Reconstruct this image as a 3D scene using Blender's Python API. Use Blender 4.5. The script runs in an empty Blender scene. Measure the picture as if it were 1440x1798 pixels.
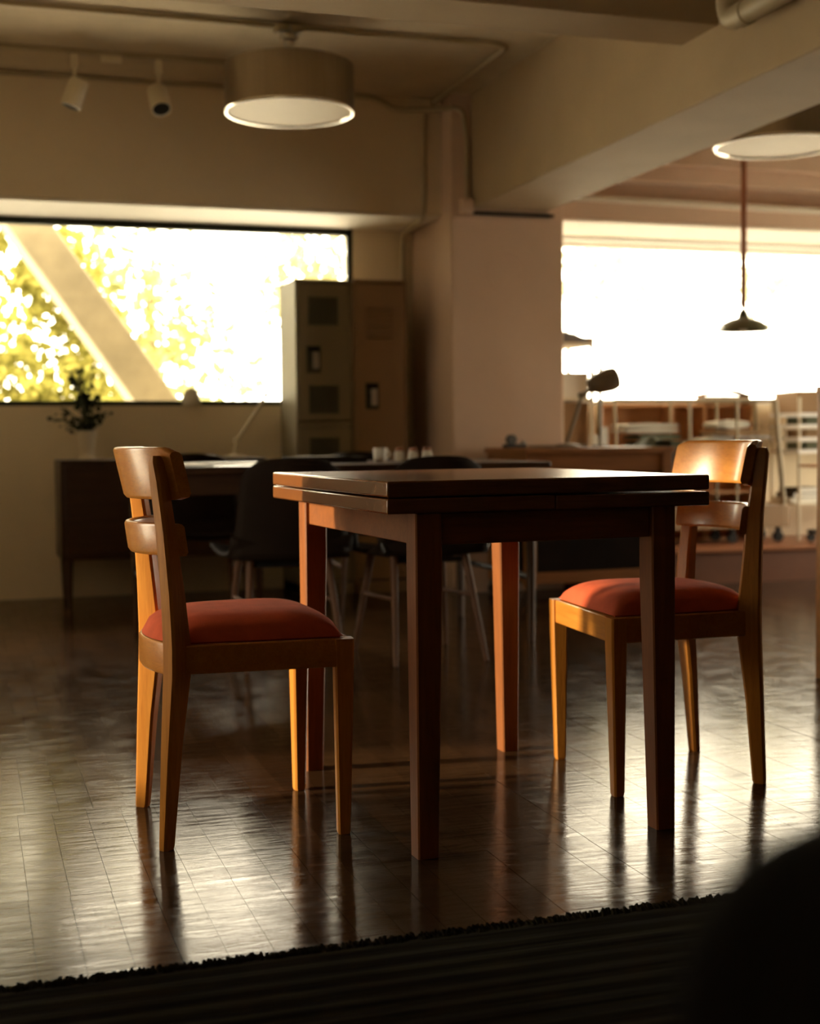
import bpy, bmesh, math, random
from mathutils import Vector, Matrix, Euler
random.seed(7)
R = math.radians
PI = math.pi
scene = bpy.context.scene
C = scene.collection

# ------------------------------------------------------------------ camera
cam_d = bpy.data.cameras.new('camera')
cam_d.sensor_fit = 'HORIZONTAL'; cam_d.sensor_width = 24.0; cam_d.lens = 40.0
cam_d.clip_start = 0.05; cam_d.clip_end = 300
cam = bpy.data.objects.new('camera', cam_d); C.objects.link(cam)
yaw, pit, rol = R(17.963), R(-3.148), R(-0.548)
F = Vector((math.sin(yaw)*math.cos(pit), math.cos(yaw)*math.cos(pit), math.sin(pit)))
r0 = Vector((math.cos(yaw), -math.sin(yaw), 0)); u0 = r0.cross(F)
Rv = r0*math.cos(rol) + u0*math.sin(rol); Uv = -r0*math.sin(rol) + u0*math.cos(rol)
m3 = Matrix((Rv, Uv, -F)).transposed()
CAM = Vector((0, 0, 0.802))
cam.matrix_world = Matrix.Translation(CAM) @ m3.to_4x4()
cam_d.dof.use_dof = True; cam_d.dof.focus_distance = 2.66; cam_d.dof.aperture_fstop = 2.5
scene.camera = cam
scene.cycles.caustics_reflective = False; scene.cycles.caustics_refractive = False

# ------------------------------------------------------------------ sky, exposure
SKY = 10.5
w = bpy.data.worlds.new('overcast_sky'); scene.world = w; w.use_nodes = True
bg = w.node_tree.nodes['Background']
bg.inputs[0].default_value = (1.0, 0.86, 0.66, 1); bg.inputs[1].default_value = SKY
scene.view_settings.view_transform = 'Standard'; scene.view_settings.look = 'None'
scene.view_settings.exposure = 0.95; scene.view_settings.gamma = 1.0
scene.view_settings.use_curve_mapping = False

# low hazy sun from the back left
sun_d = bpy.data.lights.new('low_sun', 'SUN'); sun_d.energy = 4.6; sun_d.angle = R(3.0); sun_d.color = (1.0, .80, .52)
sun = bpy.data.objects.new('low_sun', sun_d); C.objects.link(sun); sun.location = (-6, 4, 3)
sun.rotation_euler = Vector((.993*math.cos(R(11)), -.118*math.cos(R(11)), -math.sin(R(11)))).to_track_quat('-Z', 'Y').to_euler()

# daylight portals in the real window openings (they only guide sky light)
def portal(name, loc, rot, sx, sy):
    l = bpy.data.lights.new(name, 'AREA'); l.shape = 'RECTANGLE'; l.size = sx; l.size_y = sy
    l.cycles.is_portal = True
    o = bpy.data.objects.new(name, l); C.objects.link(o); o.location = loc; o.rotation_euler = rot
portal('daylight_portal', (0.55, 7.40, 1.45), (R(-90), 0, 0), 3.0, 1.0)
portal('daylight_portal', (4.65, 7.40, 1.45), (R(-90), 0, 0), 3.5, 1.0)
portal('daylight_portal', (-0.98, 3.3525, .785), (0, R(-90), 0), 1.07, .535)
portal('daylight_portal', (6.55, 5.75, 1.025), (0, R(90), 0), 1.45, 1.5)

# ------------------------------------------------------------------ materials
MATS = {}
def nodemat(name):
    m = bpy.data.materials.new(name); m.use_nodes = True
    nt = m.node_tree; b = nt.nodes['Principled BSDF']
    MATS[name] = m
    return m, nt, b
def lk(nt, a, b): nt.links.new(a, b)
def mix(nt, fac, c1, c2):
    n = nt.nodes.new('ShaderNodeMix'); n.data_type = 'RGBA'
    for s, v in ((0, fac), (6, c1), (7, c2)):
        if hasattr(v, 'is_linked'): lk(nt, v, n.inputs[s])
        elif s == 0: n.inputs[0].default_value = v
        else: n.inputs[s].default_value = (*v[:3], 1)
    return n.outputs[2]
def ramp(nt, src, stops):
    n = nt.nodes.new('ShaderNodeMapRange')
    n.inputs[1].default_value, n.inputs[2].default_value, n.inputs[3].default_value, n.inputs[4].default_value = stops
    lk(nt, src, n.inputs[0]); return n.outputs[0]
def coords(nt, kind='Object', scale=(1, 1, 1), rot=(0, 0, 0)):
    if kind == 'World':
        g = nt.nodes.new('ShaderNodeNewGeometry'); out = g.outputs['Position']
    else:
        t = nt.nodes.new('ShaderNodeTexCoord'); out = t.outputs[kind]
    mp = nt.nodes.new('ShaderNodeMapping'); mp.inputs['Scale'].default_value = scale; mp.inputs['Rotation'].default_value = rot
    lk(nt, out, mp.inputs[0]); return mp.outputs[0]
def noise(nt, vec, scale, detail=3, rough=.55, dist=0):
    n = nt.nodes.new('ShaderNodeTexNoise'); n.inputs['Scale'].default_value = scale
    n.inputs['Detail'].default_value = detail; n.inputs['Roughness'].default_value = rough
    n.inputs['Distortion'].default_value = dist
    lk(nt, vec, n.inputs['Vector']); return n.outputs['Fac']
def bump(nt, b, h, strength, dist=.01):
    n = nt.nodes.new('ShaderNodeBump'); n.inputs['Strength'].default_value = strength; n.inputs['Distance'].default_value = dist
    lk(nt, h, n.inputs['Height']); lk(nt, n.outputs[0], b.inputs['Normal'])

def plain(name, col, rough=.5, metal=0, spec=.5, var=.12, nscale=6, bumps=0, bscale=80, kind='Object'):
    m, nt, b = nodemat(name)
    v = coords(nt, kind)
    c = mix(nt, ramp(nt, noise(nt, v, nscale, 4), (.3, .7, 0, 1)), tuple(x*(1-var) for x in col), tuple(min(1, x*(1+var)) for x in col))
    lk(nt, c, b.inputs['Base Color'])
    b.inputs['Roughness'].default_value = rough; b.inputs['Metallic'].default_value = metal
    b.inputs['Specular IOR Level'].default_value = spec
    if bumps: bump(nt, b, noise(nt, v, bscale, 5), bumps, .004)
    return m
def wood(name, c1, c2, rough=.35, axis=0, scale=9, coat=0, bumps=.08):
    m, nt, b = nodemat(name)
    sc = [scale*3]*3; sc[axis] = scale*.22
    v = coords(nt, 'Object', tuple(sc))
    n1 = noise(nt, v, 2.2, 6, .6, .6)
    v2 = coords(nt, 'Object', tuple(s*5 for s in sc))
    n2 = noise(nt, v2, 2.0, 3, .5)
    col = mix(nt, ramp(nt, n1, (.32, .68, 0, 1)), c1, c2)
    col = mix(nt, ramp(nt, n2, (.5, .8, 0, .45)), col, tuple(x*.55 for x in c1))
    lk(nt, col, b.inputs['Base Color'])
    b.inputs['Roughness'].default_value = rough
    if coat: b.inputs['Coat Weight'].default_value = coat; b.inputs['Coat Roughness'].default_value = .12
    bump(nt, b, n2, bumps, .002)
    return m

plain('plaster', (.80, .68, .50), .85, var=.05, nscale=2.5, bumps=.12, bscale=60, kind='World')
plain('lit_underside_white', (.86, .80, .70), .6, var=.03, kind='World')  # window light on soffits and moulding underside put into a whiter base colour
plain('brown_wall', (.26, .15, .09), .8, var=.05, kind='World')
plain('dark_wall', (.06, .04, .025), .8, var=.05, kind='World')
plain('plaster_warm', (.74, .54, .41), .85, var=.05, nscale=2.5, bumps=.12, bscale=60, kind='World')
plain('concrete_ceiling', (.64, .53, .37), .9, var=.08, nscale=5, bumps=.5, bscale=45, kind='World')
plain('beam_paint', (.45, .34, .205), .8, var=.06, nscale=3, bumps=.12, bscale=30, kind='World')
plain('white_paint', (.74, .66, .50), .6, var=.04)
plain('conduit_paint', (.48, .40, .26), .45, var=.04)
plain('frame_green', (.035, .042, .030), .6, spec=.3, var=.1)
wood('honey_wood', (.48, .17, .022), (.60, .25, .04), .30, axis=2, scale=8, coat=.25)
wood('honey_wood_flat', (.46, .16, .022), (.56, .23, .038), .30, axis=1, scale=8, coat=.22)
wood('oak_top', (.14, .046, .011), (.20, .068, .017), .26, axis=0, scale=7, coat=.35)
wood('oak_leg', (.19, .055, .010), (.26, .080, .015), .45, axis=2, scale=7)
wood('oak_apron', (.18, .054, .011), (.25, .078, .016), .42, axis=0, scale=7)
plain('red_fabric', (.58, .105, .045), .9, spec=.15, var=.12, nscale=20, bumps=.35, bscale=500)
wood('shell_leg', (.085, .032, .010), (.12, .046, .015), .65, axis=2, scale=7)
wood('walnut', (.040, .019, .010), (.065, .03, .014), .4, axis=0, scale=6)
wood('walnut_v', (.05, .022, .011), (.08, .036, .016), .4, axis=2, scale=6)
plain('dark_shell', (.016, .009, .0055), .7, spec=.12, var=.2)
plain('black_metal', (.012, .012, .012), .4, var=.1)
wood('case_wood', (.30, .13, .045), (.42, .19, .07), .45, axis=0, scale=6)
wood('panel_orange', (.60, .28, .11), (.70, .36, .15), .5, axis=0, scale=4)
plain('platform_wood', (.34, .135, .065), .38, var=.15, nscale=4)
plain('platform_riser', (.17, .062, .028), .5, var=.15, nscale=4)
plain('locker_green', (.27, .23, .145), .45, var=.05, nscale=3)
plain('locker_tan', (.36, .235, .13), .45, var=.05, nscale=3)
plain('vent_dark', (.06, .062, .042), .6, var=.2)
plain('steel', (.55, .53, .5), .3, metal=.9, var=.06)
plain('dark_gap', (.01, .008, .006), .9)
plain('diffuser', (.74, .63, .47), .55, var=.02)
plain('rim_bright', (.86, .82, .74), .22, metal=.85, var=.02)
plain('green_enamel', (.15, .15, .085), .35, var=.05)  # lightened: veiling glare from the window is put into the base colour
plain('olive_enamel', (.17, .13, .08), .4, var=.06)  # lightened the same way for glare around the desk lamp
plain('ivory_enamel', (.80, .72, .55), .35, var=.03)
plain('cord_brown', (.36, .13, .06), .7)
plain('paper', (.80, .76, .68), .8, var=.03)
plain('cardboard', (.30, .175, .08), .8, var=.08)
plain('cloth_white', (.72, .68, .58), .9, var=.06, bumps=.3, bscale=60)
plain('cloth_green', (.12, .135, .085), .9, var=.15, bumps=.3, bscale=60)
plain('cloth_pale_green', (.42, .43, .30), .9, var=.12, bumps=.3, bscale=60)
plain('cloth_grey', (.14, .13, .13), .9, var=.1)
plain('book_dark', (.06, .045, .03), .6, var=.2)
plain('ceramic', (.74, .66, .52), .4, var=.05)
plain('slat_white', (.82, .80, .76), .5, var=.02)
plain('concrete_brace', (.17, .15, .10), .9, var=.2, nscale=5, bumps=.4, bscale=30)
plain('ground_light', (.70, .68, .62), .9, var=.15, nscale=1.5)
plain('bark', (.11, .075, .045), .9, var=.2, nscale=10)
plain('stem_green', (.06, .07, .03), .7)
plain('dark_upholstery', (.010, .008, .006), .95, spec=.1, var=.2)
plain('soil', (.03, .02, .012), .95)

# brushed drum metal
m, nt, b = nodemat('brushed_metal')
v = coords(nt, 'Object', (14, 14, .6))
lk(nt, mix(nt, noise(nt, v, 3, 4), (.26, .21, .15), (.38, .31, .23)), b.inputs['Base Color'])
b.inputs['Metallic'].default_value = .9; b.inputs['Roughness'].default_value = .28
b.inputs['Anisotropic'].default_value = .5

# glass : clear pane with a fresnel reflection
m = bpy.data.materials.new('window_glass'); m.use_nodes = True; MATS['window_glass'] = m
nt = m.node_tree; nt.nodes.clear()
o_ = nt.nodes.new('ShaderNodeOutputMaterial'); t_ = nt.nodes.new('ShaderNodeBsdfTransparent')
t_.inputs[0].default_value = (.96, .97, .95, 1)
g_ = nt.nodes.new('ShaderNodeBsdfGlossy'); g_.inputs['Roughness'].default_value = .02
fr = nt.nodes.new('ShaderNodeFresnel'); fr.inputs[0].default_value = 1.35
mx = nt.nodes.new('ShaderNodeMixShader')
lk(nt, fr.outputs[0], mx.inputs[0]); lk(nt, t_.outputs[0], mx.inputs[1]); lk(nt, g_.outputs[0], mx.inputs[2]); lk(nt, mx.outputs[0], o_.inputs[0])

# translucent leaves / blind slats
def leafmat(name, c1, c2, tr=.5, rnd='island'):
    m = bpy.data.materials.new(name); m.use_nodes = True; MATS[name] = m
    nt = m.node_tree; nt.nodes.clear()
    o_ = nt.nodes.new('ShaderNodeOutputMaterial'); d = nt.nodes.new('ShaderNodeBsdfDiffuse'); t = nt.nodes.new('ShaderNodeBsdfTranslucent')
    if rnd == 'island': src = nt.nodes.new('ShaderNodeNewGeometry').outputs['Random Per Island']
    else: src = nt.nodes.new('ShaderNodeObjectInfo').outputs['Random']
    c = mix(nt, src, c1, c2)
    lk(nt, c, d.inputs[0]); lk(nt, c, t.inputs[0])
    x = nt.nodes.new('ShaderNodeMixShader'); x.inputs[0].default_value = tr
    lk(nt, d.outputs[0], x.inputs[1]); lk(nt, t.outputs[0], x.inputs[2]); lk(nt, x.outputs[0], o_.inputs[0])
leafmat('leaf_yellow', (.14, .135, .028), (.34, .31, .085))
leafmat('leaf_lime', (.19, .195, .07), (.40, .385, .18))
leafmat('leaf_pale', (.22, .20, .09), (.40, .36, .19))
leafmat('leaf_glow', (.30, .29, .17), (.42, .40, .26))
leafmat('leaf_dark', (.014, .019, .008), (.030, .036, .015), .08, 'object')
leafmat('blind_slat', (.80, .78, .74), (.84, .82, .78), .45, 'object')

# floor planks: dark worn brown, lacquered
def floor_mat(name, rnd):
    m, nt, b = nodemat(name)
    if rnd == 'object': rr = nt.nodes.new('ShaderNodeObjectInfo').outputs['Random']
    else: rr = nt.nodes.new('ShaderNodeNewGeometry').outputs['Random Per Island']
    v = coords(nt, 'World', (2.2, 26, 26))
    g1 = noise(nt, v, 1.6, 5, .6, .8)
    v2 = coords(nt, 'World')
    g2 = noise(nt, v2, 2.3, 5, .6)
    base = mix(nt, rr, (.038, .018, .008), (.072, .035, .015))
    base = mix(nt, ramp(nt, g1, (.35, .75, 0, .55)), base, (.024, .012, .005))
    base = mix(nt, ramp(nt, g2, (.5, .75, 0, .4)), base, (.11, .060, .028))
    lk(nt, base, b.inputs['Base Color'])
    # worn lacquer: streaky roughness and fine ripples
    v3 = coords(nt, 'World', (5, 34, 1), (0, 0, .06))
    s = noise(nt, v3, 1.5, 5, .65, .5)
    g3 = noise(nt, v2, 9, 6, .7)
    mm = nt.nodes.new('ShaderNodeMath'); mm.operation = 'MULTIPLY'; lk(nt, s, mm.inputs[0]); lk(nt, g3, mm.inputs[1])
    lk(nt, ramp(nt, mm.outputs[0], (.12, .42, .07, .25)), b.inputs['Roughness'])
    b.inputs['Specular IOR Level'].default_value = .10
    b.inputs['Specular Tint'].default_value = (1, .88, .70, 1)
    hh = nt.nodes.new('ShaderNodeMath'); hh.operation = 'MULTIPLY_ADD'; lk(nt, g3, hh.inputs[0]); hh.inputs[1].default_value = .7; lk(nt, s, hh.inputs[2])
    bump(nt, b, hh.outputs[0], .09, .006)
floor_mat('floor_plank', 'object'); floor_mat('floor_plank_far', 'island')

# rug
m, nt, b = nodemat('rug_wool')
v = coords(nt, 'World', (2, 60, 1)); n1 = noise(nt, v, 1.2, 3)
v2 = coords(nt, 'World', (3, 3, 3)); n2 = noise(nt, v2, 2, 3)
c = mix(nt, ramp(nt, n1, (.4, .65, 0, 1)), (.012, .009, .006), (.028, .025, .013))
c = mix(nt, ramp(nt, n2, (.5, .7, 0, .5)), c, (.030, .018, .008))
lk(nt, c, b.inputs['Base Color']); b.inputs['Roughness'].default_value = 1; b.inputs['Specular IOR Level'].default_value = .05

# ------------------------------------------------------------------ mesh helpers
class B:
    def __init__(s): s.v = []; s.f = []
    def add(s, vs, fs, M=None):
        k = len(s.v)
        s.v += [tuple(M @ Vector(p)) if M else tuple(p) for p in vs]
        s.f += [tuple(i+k for i in f) for f in fs]; return s
    def box(s, x0, x1, y0, y1, z0, z1, M=None):
        vs = [(x0,y0,z0),(x1,y0,z0),(x1,y1,z0),(x0,y1,z0),(x0,y0,z1),(x1,y0,z1),(x1,y1,z1),(x0,y1,z1)]
        return s.add(vs, [(3,2,1,0),(4,5,6,7),(0,1,5,4),(1,2,6,5),(2,3,7,6),(3,0,4,7)], M)
    def tube(s, pts, r, n=10, cap=True, M=None):
        pts = [Vector(p) for p in pts]; rs = r if isinstance(r, (list, tuple)) else [r]*len(pts)
        vs = []; fs = []; ref = None
        for i, p in enumerate(pts):
            t = (pts[min(i+1, len(pts)-1)] - pts[max(i-1, 0)]).normalized()
            if ref is None: ref = t.orthogonal().normalized()
            ref = (ref - t*ref.dot(t)).normalized(); q = t.cross(ref)
            for k in range(n):
                a = 2*PI*k/n; vs.append(p + (ref*math.cos(a) + q*math.sin(a))*rs[i])
        for i in range(len(pts)-1):
            for k in range(n):
                a = i*n+k; b_ = i*n+(k+1) % n; fs.append((a, b_, b_+n, a+n))
        if cap:
            fs.append(tuple(range(n-1, -1, -1))); L = (len(pts)-1)*n; fs.append(tuple(range(L, L+n)))
        return s.add(vs, fs, M)
    def lathe(s, prof, n=32, M=None, c=(0, 0, 0)):
        vs = []; fs = []
        for (r, z) in prof:
            for k in range(n):
                a = 2*PI*k/n; vs.append((c[0]+r*math.cos(a), c[1]+r*math.sin(a), c[2]+z))
        for i in range(len(prof)-1):
            for k in range(n):
                a = i*n+k; b_ = i*n+(k+1) % n; fs.append((a, b_, b_+n, a+n))
        ring = prof[0] == prof[-1]
        if prof[0][0] > 1e-5 and not ring: fs.append(tuple(range(n-1, -1, -1)))
        if prof[-1][0] > 1e-5 and not ring: L = (len(prof)-1)*n; fs.append(tuple(range(L, L+n)))
        return s.add(vs, fs, M)
    def loft(s, secs, M=None):      # list of equal-length closed sections
        n = len(secs[0]); vs = [p for q in secs for p in q]; fs = []
        for i in range(len(secs)-1):
            for k in range(n):
                a = i*n+k; b_ = i*n+(k+1) % n; fs.append((a, b_, b_+n, a+n))
        fs.append(tuple(range(n-1, -1, -1))); L = (len(secs)-1)*n; fs.append(tuple(range(L, L+n)))
        return s.add(vs, fs, M)
    def prism(s, poly, z0, z1, M=None):
        n = len(poly)
        return s.loft([[(x, y, z0) for x, y in poly], [(x, y, z1) for x, y in poly]], M)
    def grid(s, fn, nu, nv, M=None):
        vs = [fn(i/(nu-1), j/(nv-1)) for j in range(nv) for i in range(nu)]
        fs = [(j*nu+i, j*nu+i+1, (j+1)*nu+i+1, (j+1)*nu+i) for j in range(nv-1) for i in range(nu-1)]
        return s.add(vs, fs, M)
    def mesh(s, name, mat, smooth=False, fixn=True):
        me = bpy.data.meshes.new(name); me.from_pydata(s.v, [], s.f)
        if fixn:
            bm = bmesh.new(); bm.from_mesh(me); bmesh.ops.recalc_face_normals(bm, faces=bm.faces); bm.to_mesh(me); bm.free()
        me.materials.append(MATS[mat])
        if smooth:
            for p in me.polygons: p.use_smooth = True
            try: me.set_sharp_from_angle(angle=R(38))
            except Exception: pass
        me.update(); return me
def obj(name, b, mat, parent=None, smooth=False, bev=0, seg=2, fixn=True, label=None):
    o = bpy.data.objects.new(name, b.mesh(name, mat, smooth, fixn)); C.objects.link(o)
    if parent: o.parent = parent
    if bev:
        md = o.modifiers.new('bevel', 'BEVEL'); md.width = bev; md.segments = seg; md.limit_method = 'ANGLE'; md.angle_limit = R(35)
        for p in o.data.polygons: p.use_smooth = True
        try: o.data.set_sharp_from_angle(angle=R(50))
        except Exception: pass
    if smooth and not bev:
        md = o.modifiers.new('normals', 'WEIGHTED_NORMAL'); md.keep_sharp = True
    if label: o['label'] = label
    return o
def tag(o, label, cat, group=None):
    o['label'] = label; o['category'] = cat
    if group: o['group'] = group
    return o
def thing(name, label, cat, loc=(0, 0, 0), rotz=0, group=None):
    o = bpy.data.objects.new(name, None); C.objects.link(o); o.empty_display_size = .1
    o.location = loc; o.rotation_euler = (0, 0, rotz)
    return tag(o, label, cat, group)
def struct(name, b, mat, parent=None, smooth=False, bev=0):
    o = obj(name, b, mat, parent, smooth, bev)
    if not parent: o['kind'] = 'structure'
    return o
def stuff(o): o['kind'] = 'stuff'; return o
def copy_tree(o, parent=None):
    c = o.copy(); C.objects.link(c); c.parent = parent
    for ch in list(o.children): copy_tree(ch, c)
    return c
def arc(p0, p1, p2, n=6):      # quadratic bend
    p0, p1, p2 = Vector(p0), Vector(p1), Vector(p2)
    return [(1-t)**2*p0 + 2*t*(1-t)*p1 + t*t*p2 for t in [i/n for i in range(n+1)]]
def chain(pts, rad=.06):
    pts = [Vector(p) for p in pts]; out = [pts[0]]
    for i in range(1, len(pts)-1):
        a = pts[i] + (pts[i-1]-pts[i]).normalized()*rad; b_ = pts[i] + (pts[i+1]-pts[i]).normalized()*rad
        out += arc(a, pts[i], b_)
    return out + [pts[-1]]

# ================================================================== STRUCTURE
YW = 7.15; ZC = 2.51; YH = 6.66; ZS = 1.93; SILL = .975
XL, XR, YB = -.9, 6.4, -2.6
# window wall: below sill, over the windows, piers
b = B().box(XL-.2, XR+.2, YW, YW+.2, -.1, SILL).box(XL-.2, XR+.2, YW, YW+.2, ZS, ZC+.2)
b.box(XL-.2, XL+.05, YW, YW+.2, SILL, ZS).box(2.01, 2.96, YW, YW+.2, SILL, ZS).box(6.3, XR+.2, YW, YW+.2, SILL, ZS)
struct('wall_back', b, 'plaster')
LY0, LY1, LZ0, LZ1 = 3.085, 3.62, .25, 1.32
b = B().box(XL-.2, XL, YB, LY0, -.1, ZC+.2).box(XL-.2, XL, LY1, YW, -.1, ZC+.2).box(XL-.2, XL, LY0, LY1, -.1, LZ0).box(XL-.2, XL, LY0, LY1, LZ1, ZC+.2)
struct('wall_left', b, 'plaster')
RY0, RY1, RZ0, RZ1 = 5.0, 6.5, .30, 1.75
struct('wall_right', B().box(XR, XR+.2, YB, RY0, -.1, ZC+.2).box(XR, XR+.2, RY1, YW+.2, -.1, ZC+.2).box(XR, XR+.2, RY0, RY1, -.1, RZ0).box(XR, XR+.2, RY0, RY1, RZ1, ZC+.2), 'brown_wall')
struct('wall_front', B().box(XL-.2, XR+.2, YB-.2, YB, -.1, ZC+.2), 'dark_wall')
struct('ceiling', B().box(XL-.2, XR+.2, YB-.2, YW+.2, ZC, ZC+.2), 'concrete_ceiling')
# header over the left window
struct('trim_1', B().box(XL, 2.40, YH, YW, ZS, ZC+.01), 'plaster', bev=.006)
# header over the right window, with stepped fascia boards
t2 = struct('trim_2', B().box(2.90, XR, 6.575, YW, ZS, ZC+.01), 'plaster_warm', bev=.006)
M = Matrix.Translation((2.875, 6.575, 2.022)) @ Matrix.Rotation(R(-1.2), 4, 'Z') @ Matrix.Rotation(R(.55), 4, 'Y')
obj('moulding', B().box(0, 3.6, -.055, .03, 0, .024, M), 'lit_underside_white', t2, bev=.004)
obj('moulding', B().box(0, .03, -.34, -.055, 0, .024, M), 'lit_underside_white', t2, bev=.004)
obj('fascia_board', B().box(2.875, XR, 6.46, 6.60, 2.12, 2.20), 'plaster_warm', t2, bev=.006)
obj('fascia_board', B().box(2.875, XR, 6.40, 6.60, 2.20, ZC), 'plaster_warm', t2, bev=.006)
obj('lit_soffit_sheet', B().box(2.965, XR, 6.585, YW, ZS-.012, ZS-.0005), 'lit_underside_white', t2)  # added white sheet, its colour stands in for the window-lit soffit
obj('lit_soffit_sheet', B().box(XL, 2.335, YH+.01, YW, ZS-.012, ZS-.0005), 'lit_underside_white', bpy.data.objects['trim_1'])  # same added white sheet for the lit soffit of the left header
# column and beams
struct('column', B().box(2.345, 2.96, 6.52, YW, 0, ZC+.01), 'plaster_warm', bev=.008)
struct('beam_long', B().box(2.455, 2.875, YB, 6.53, 1.95, ZC+.01), 'beam_paint', bev=.008)
struct('beam_cross', B().box(XL, 2.47, 4.14, 4.40, 2.18, ZC+.01), 'beam_paint', bev=.008)
obj('painted_shadow_line', B().box(2.46, 2.90, 6.500, 6.525, 1.918, 1.932), 'dark_gap', bpy.data.objects['column'])  # solid near-black strip drawing the shadow line below the beam
obj('bracket_plate', B().box(2.36, 2.92, 6.505, 6.525, 1.895, 1.905), 'plaster_warm', bpy.data.objects['column'])
obj('clock_stain', B().lathe([(.10, 0), (.104, .0015), (.108, .0015), (.11, 0), (.10, 0)], 40, Matrix.Translation((2.65, 6.519, 1.63)) @ Matrix.Rotation(R(90), 4, 'X')), 'plaster_warm', bpy.data.objects['column'], True)

# floor: slab + planks
PW, PL_, GAP = .0715, .57, .0007
fl = struct('floor', B().box(XL-.2, XR+.2, YB-.2, YW+.2, -.12, -.004), 'dark_gap')
planks = []
row = 0; y = 2.44 - PL_*9
rr = random.Random(3)
while y < YW:
    off = rr.random()*PW; x = XL - off
    while x < XR:
        planks.append((x, y)); x += PW
    y += PL_; row += 1
def inframe(p):
    d = Vector(p) - CAM; w_ = d.dot(F)
    return w_ > .3 and abs(d.dot(Rv)/w_*2400) < 760 and abs(d.dot(Uv)/w_*2400) < 920
vis = [p for p in planks if inframe((p[0]+PW/2, p[1]+PL_/2, 0)) and p[1]+PL_ > 2.05]
vis.sort(key=lambda p: (p[0]**2 + p[1]**2))
near = set(vis[:300])
pm = B().box(GAP/2, PW-GAP/2, GAP/2, PL_-GAP/2, -.009, 0).mesh('plank', 'floor_plank')
bf = B()
for p in planks:
    if p in near:
        o = bpy.data.objects.new('plank', pm); C.objects.link(o); o.parent = fl
        o.location = (p[0], p[1], rr.uniform(-.0002, .0002)); o.rotation_euler = (rr.uniform(-.0006, .0006), rr.uniform(-.0022, .0022), 0)
    else:
        bf.box(p[0]+GAP/2, p[0]+PW-GAP/2, p[1]+GAP/2, p[1]+PL_-GAP/2, -.009, 0)
stuff(obj('far_planks', bf, 'floor_plank_far', fl, fixn=False))
# raised platform in the right bay
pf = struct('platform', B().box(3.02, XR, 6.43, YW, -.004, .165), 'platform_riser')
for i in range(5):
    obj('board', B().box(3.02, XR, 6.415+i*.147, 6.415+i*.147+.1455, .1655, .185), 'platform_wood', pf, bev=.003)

# window left : dark green frame, two panes
def window(name, x0, x1, z0, z1, y, bars, fw=.03, mat='frame_green'):
    o = struct(name, B().box(x0, x1, y-.02, y+.03, z1-fw*1.5, z1).box(x0, x1, y-.02, y+.03, z0, z0+fw*.9).box(x0, x0+fw, y-.02, y+.03, z0, z1).box(x1-fw, x1, y-.02, y+.03, z0, z1), mat, bev=.002)
    xs = [x0+fw] + bars + [x1-fw]
    for bx_ in bars: obj('mullion', B().box(bx_-.018, bx_+.018, y-.018, y+.028, z0+fw*.9, z1-fw*1.5), mat, o)
    for i in range(len(xs)-1):
        obj('pane', B().box(xs[i]+.001, xs[i+1]-.001, y, y+.005, z0+.02, z1-.03), 'window_glass', o)
    return o
window('window_1', XL+.05, 2.01, SILL, ZS, YW+.03, [])
window('window_2', 2.96, 6.3, SILL, ZS, YW+.14, [], .03, 'slat_white')
wr = struct('window_4', B().box(XR+.06, XR+.12, RY0, RY1, RZ0, RZ0+.04).box(XR+.06, XR+.12, RY0, RY1, RZ1-.04, RZ1).box(XR+.06, XR+.12, RY0, RY0+.04, RZ0, RZ1).box(XR+.06, XR+.12, RY1-.04, RY1, RZ0, RZ1), 'slat_white')
obj('pane', B().box(XR+.095, XR+.10, RY0+.04, RY1-.04, RZ0+.04, RZ1-.04), 'window_glass', wr)
wl = struct('window_3', B().box(XL-.12, XL-.06, LY0, LY1, LZ0, LZ0+.04).box(XL-.12, XL-.06, LY0, LY1, LZ1-.04, LZ1).box(XL-.12, XL-.06, LY0, LY0+.04, LZ0, LZ1).box(XL-.12, XL-.06, LY1-.04, LY1, LZ0, LZ1), 'frame_green')
obj('pane', B().box(XL-.10, XL-.095, LY0+.04, LY1-.04, LZ0+.04, LZ1-.04), 'window_glass', wl)

# ================================================================== OUTSIDE
struct('ground_outside', B().box(-25, 30, YW+.25, 40, -.5, -.4).box(-25, XL-.25, -20, YW+.25, -.5, -.4).box(XR+.25, 30, -20, YW+.25, -.5, -.4), 'ground_light')
# diagonal concrete brace in front of the left window
br = B()
ax, bx_ = (.222, 2.02), (.945, .98)
dx, dz = bx_[0]-ax[0], bx_[1]-ax[1]; k = 2.2
def bp(t, off): return (ax[0]+dx*t+off, ax[1]+dz*t)
secs = []
for t in (-.75, 1.65):
    p, q = bp(t, 0), bp(t, .258)
    secs.append([(p[0], 7.9, p[1]), (q[0], 7.9, q[1]), (q[0], 8.28, q[1]), (p[0], 8.28, p[1])])
tag(obj('diagonal_brace', br.loft(secs), 'concrete_brace', bev=.012), 'mottled grey concrete brace slanting across outside the left window', 'brace')

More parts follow.
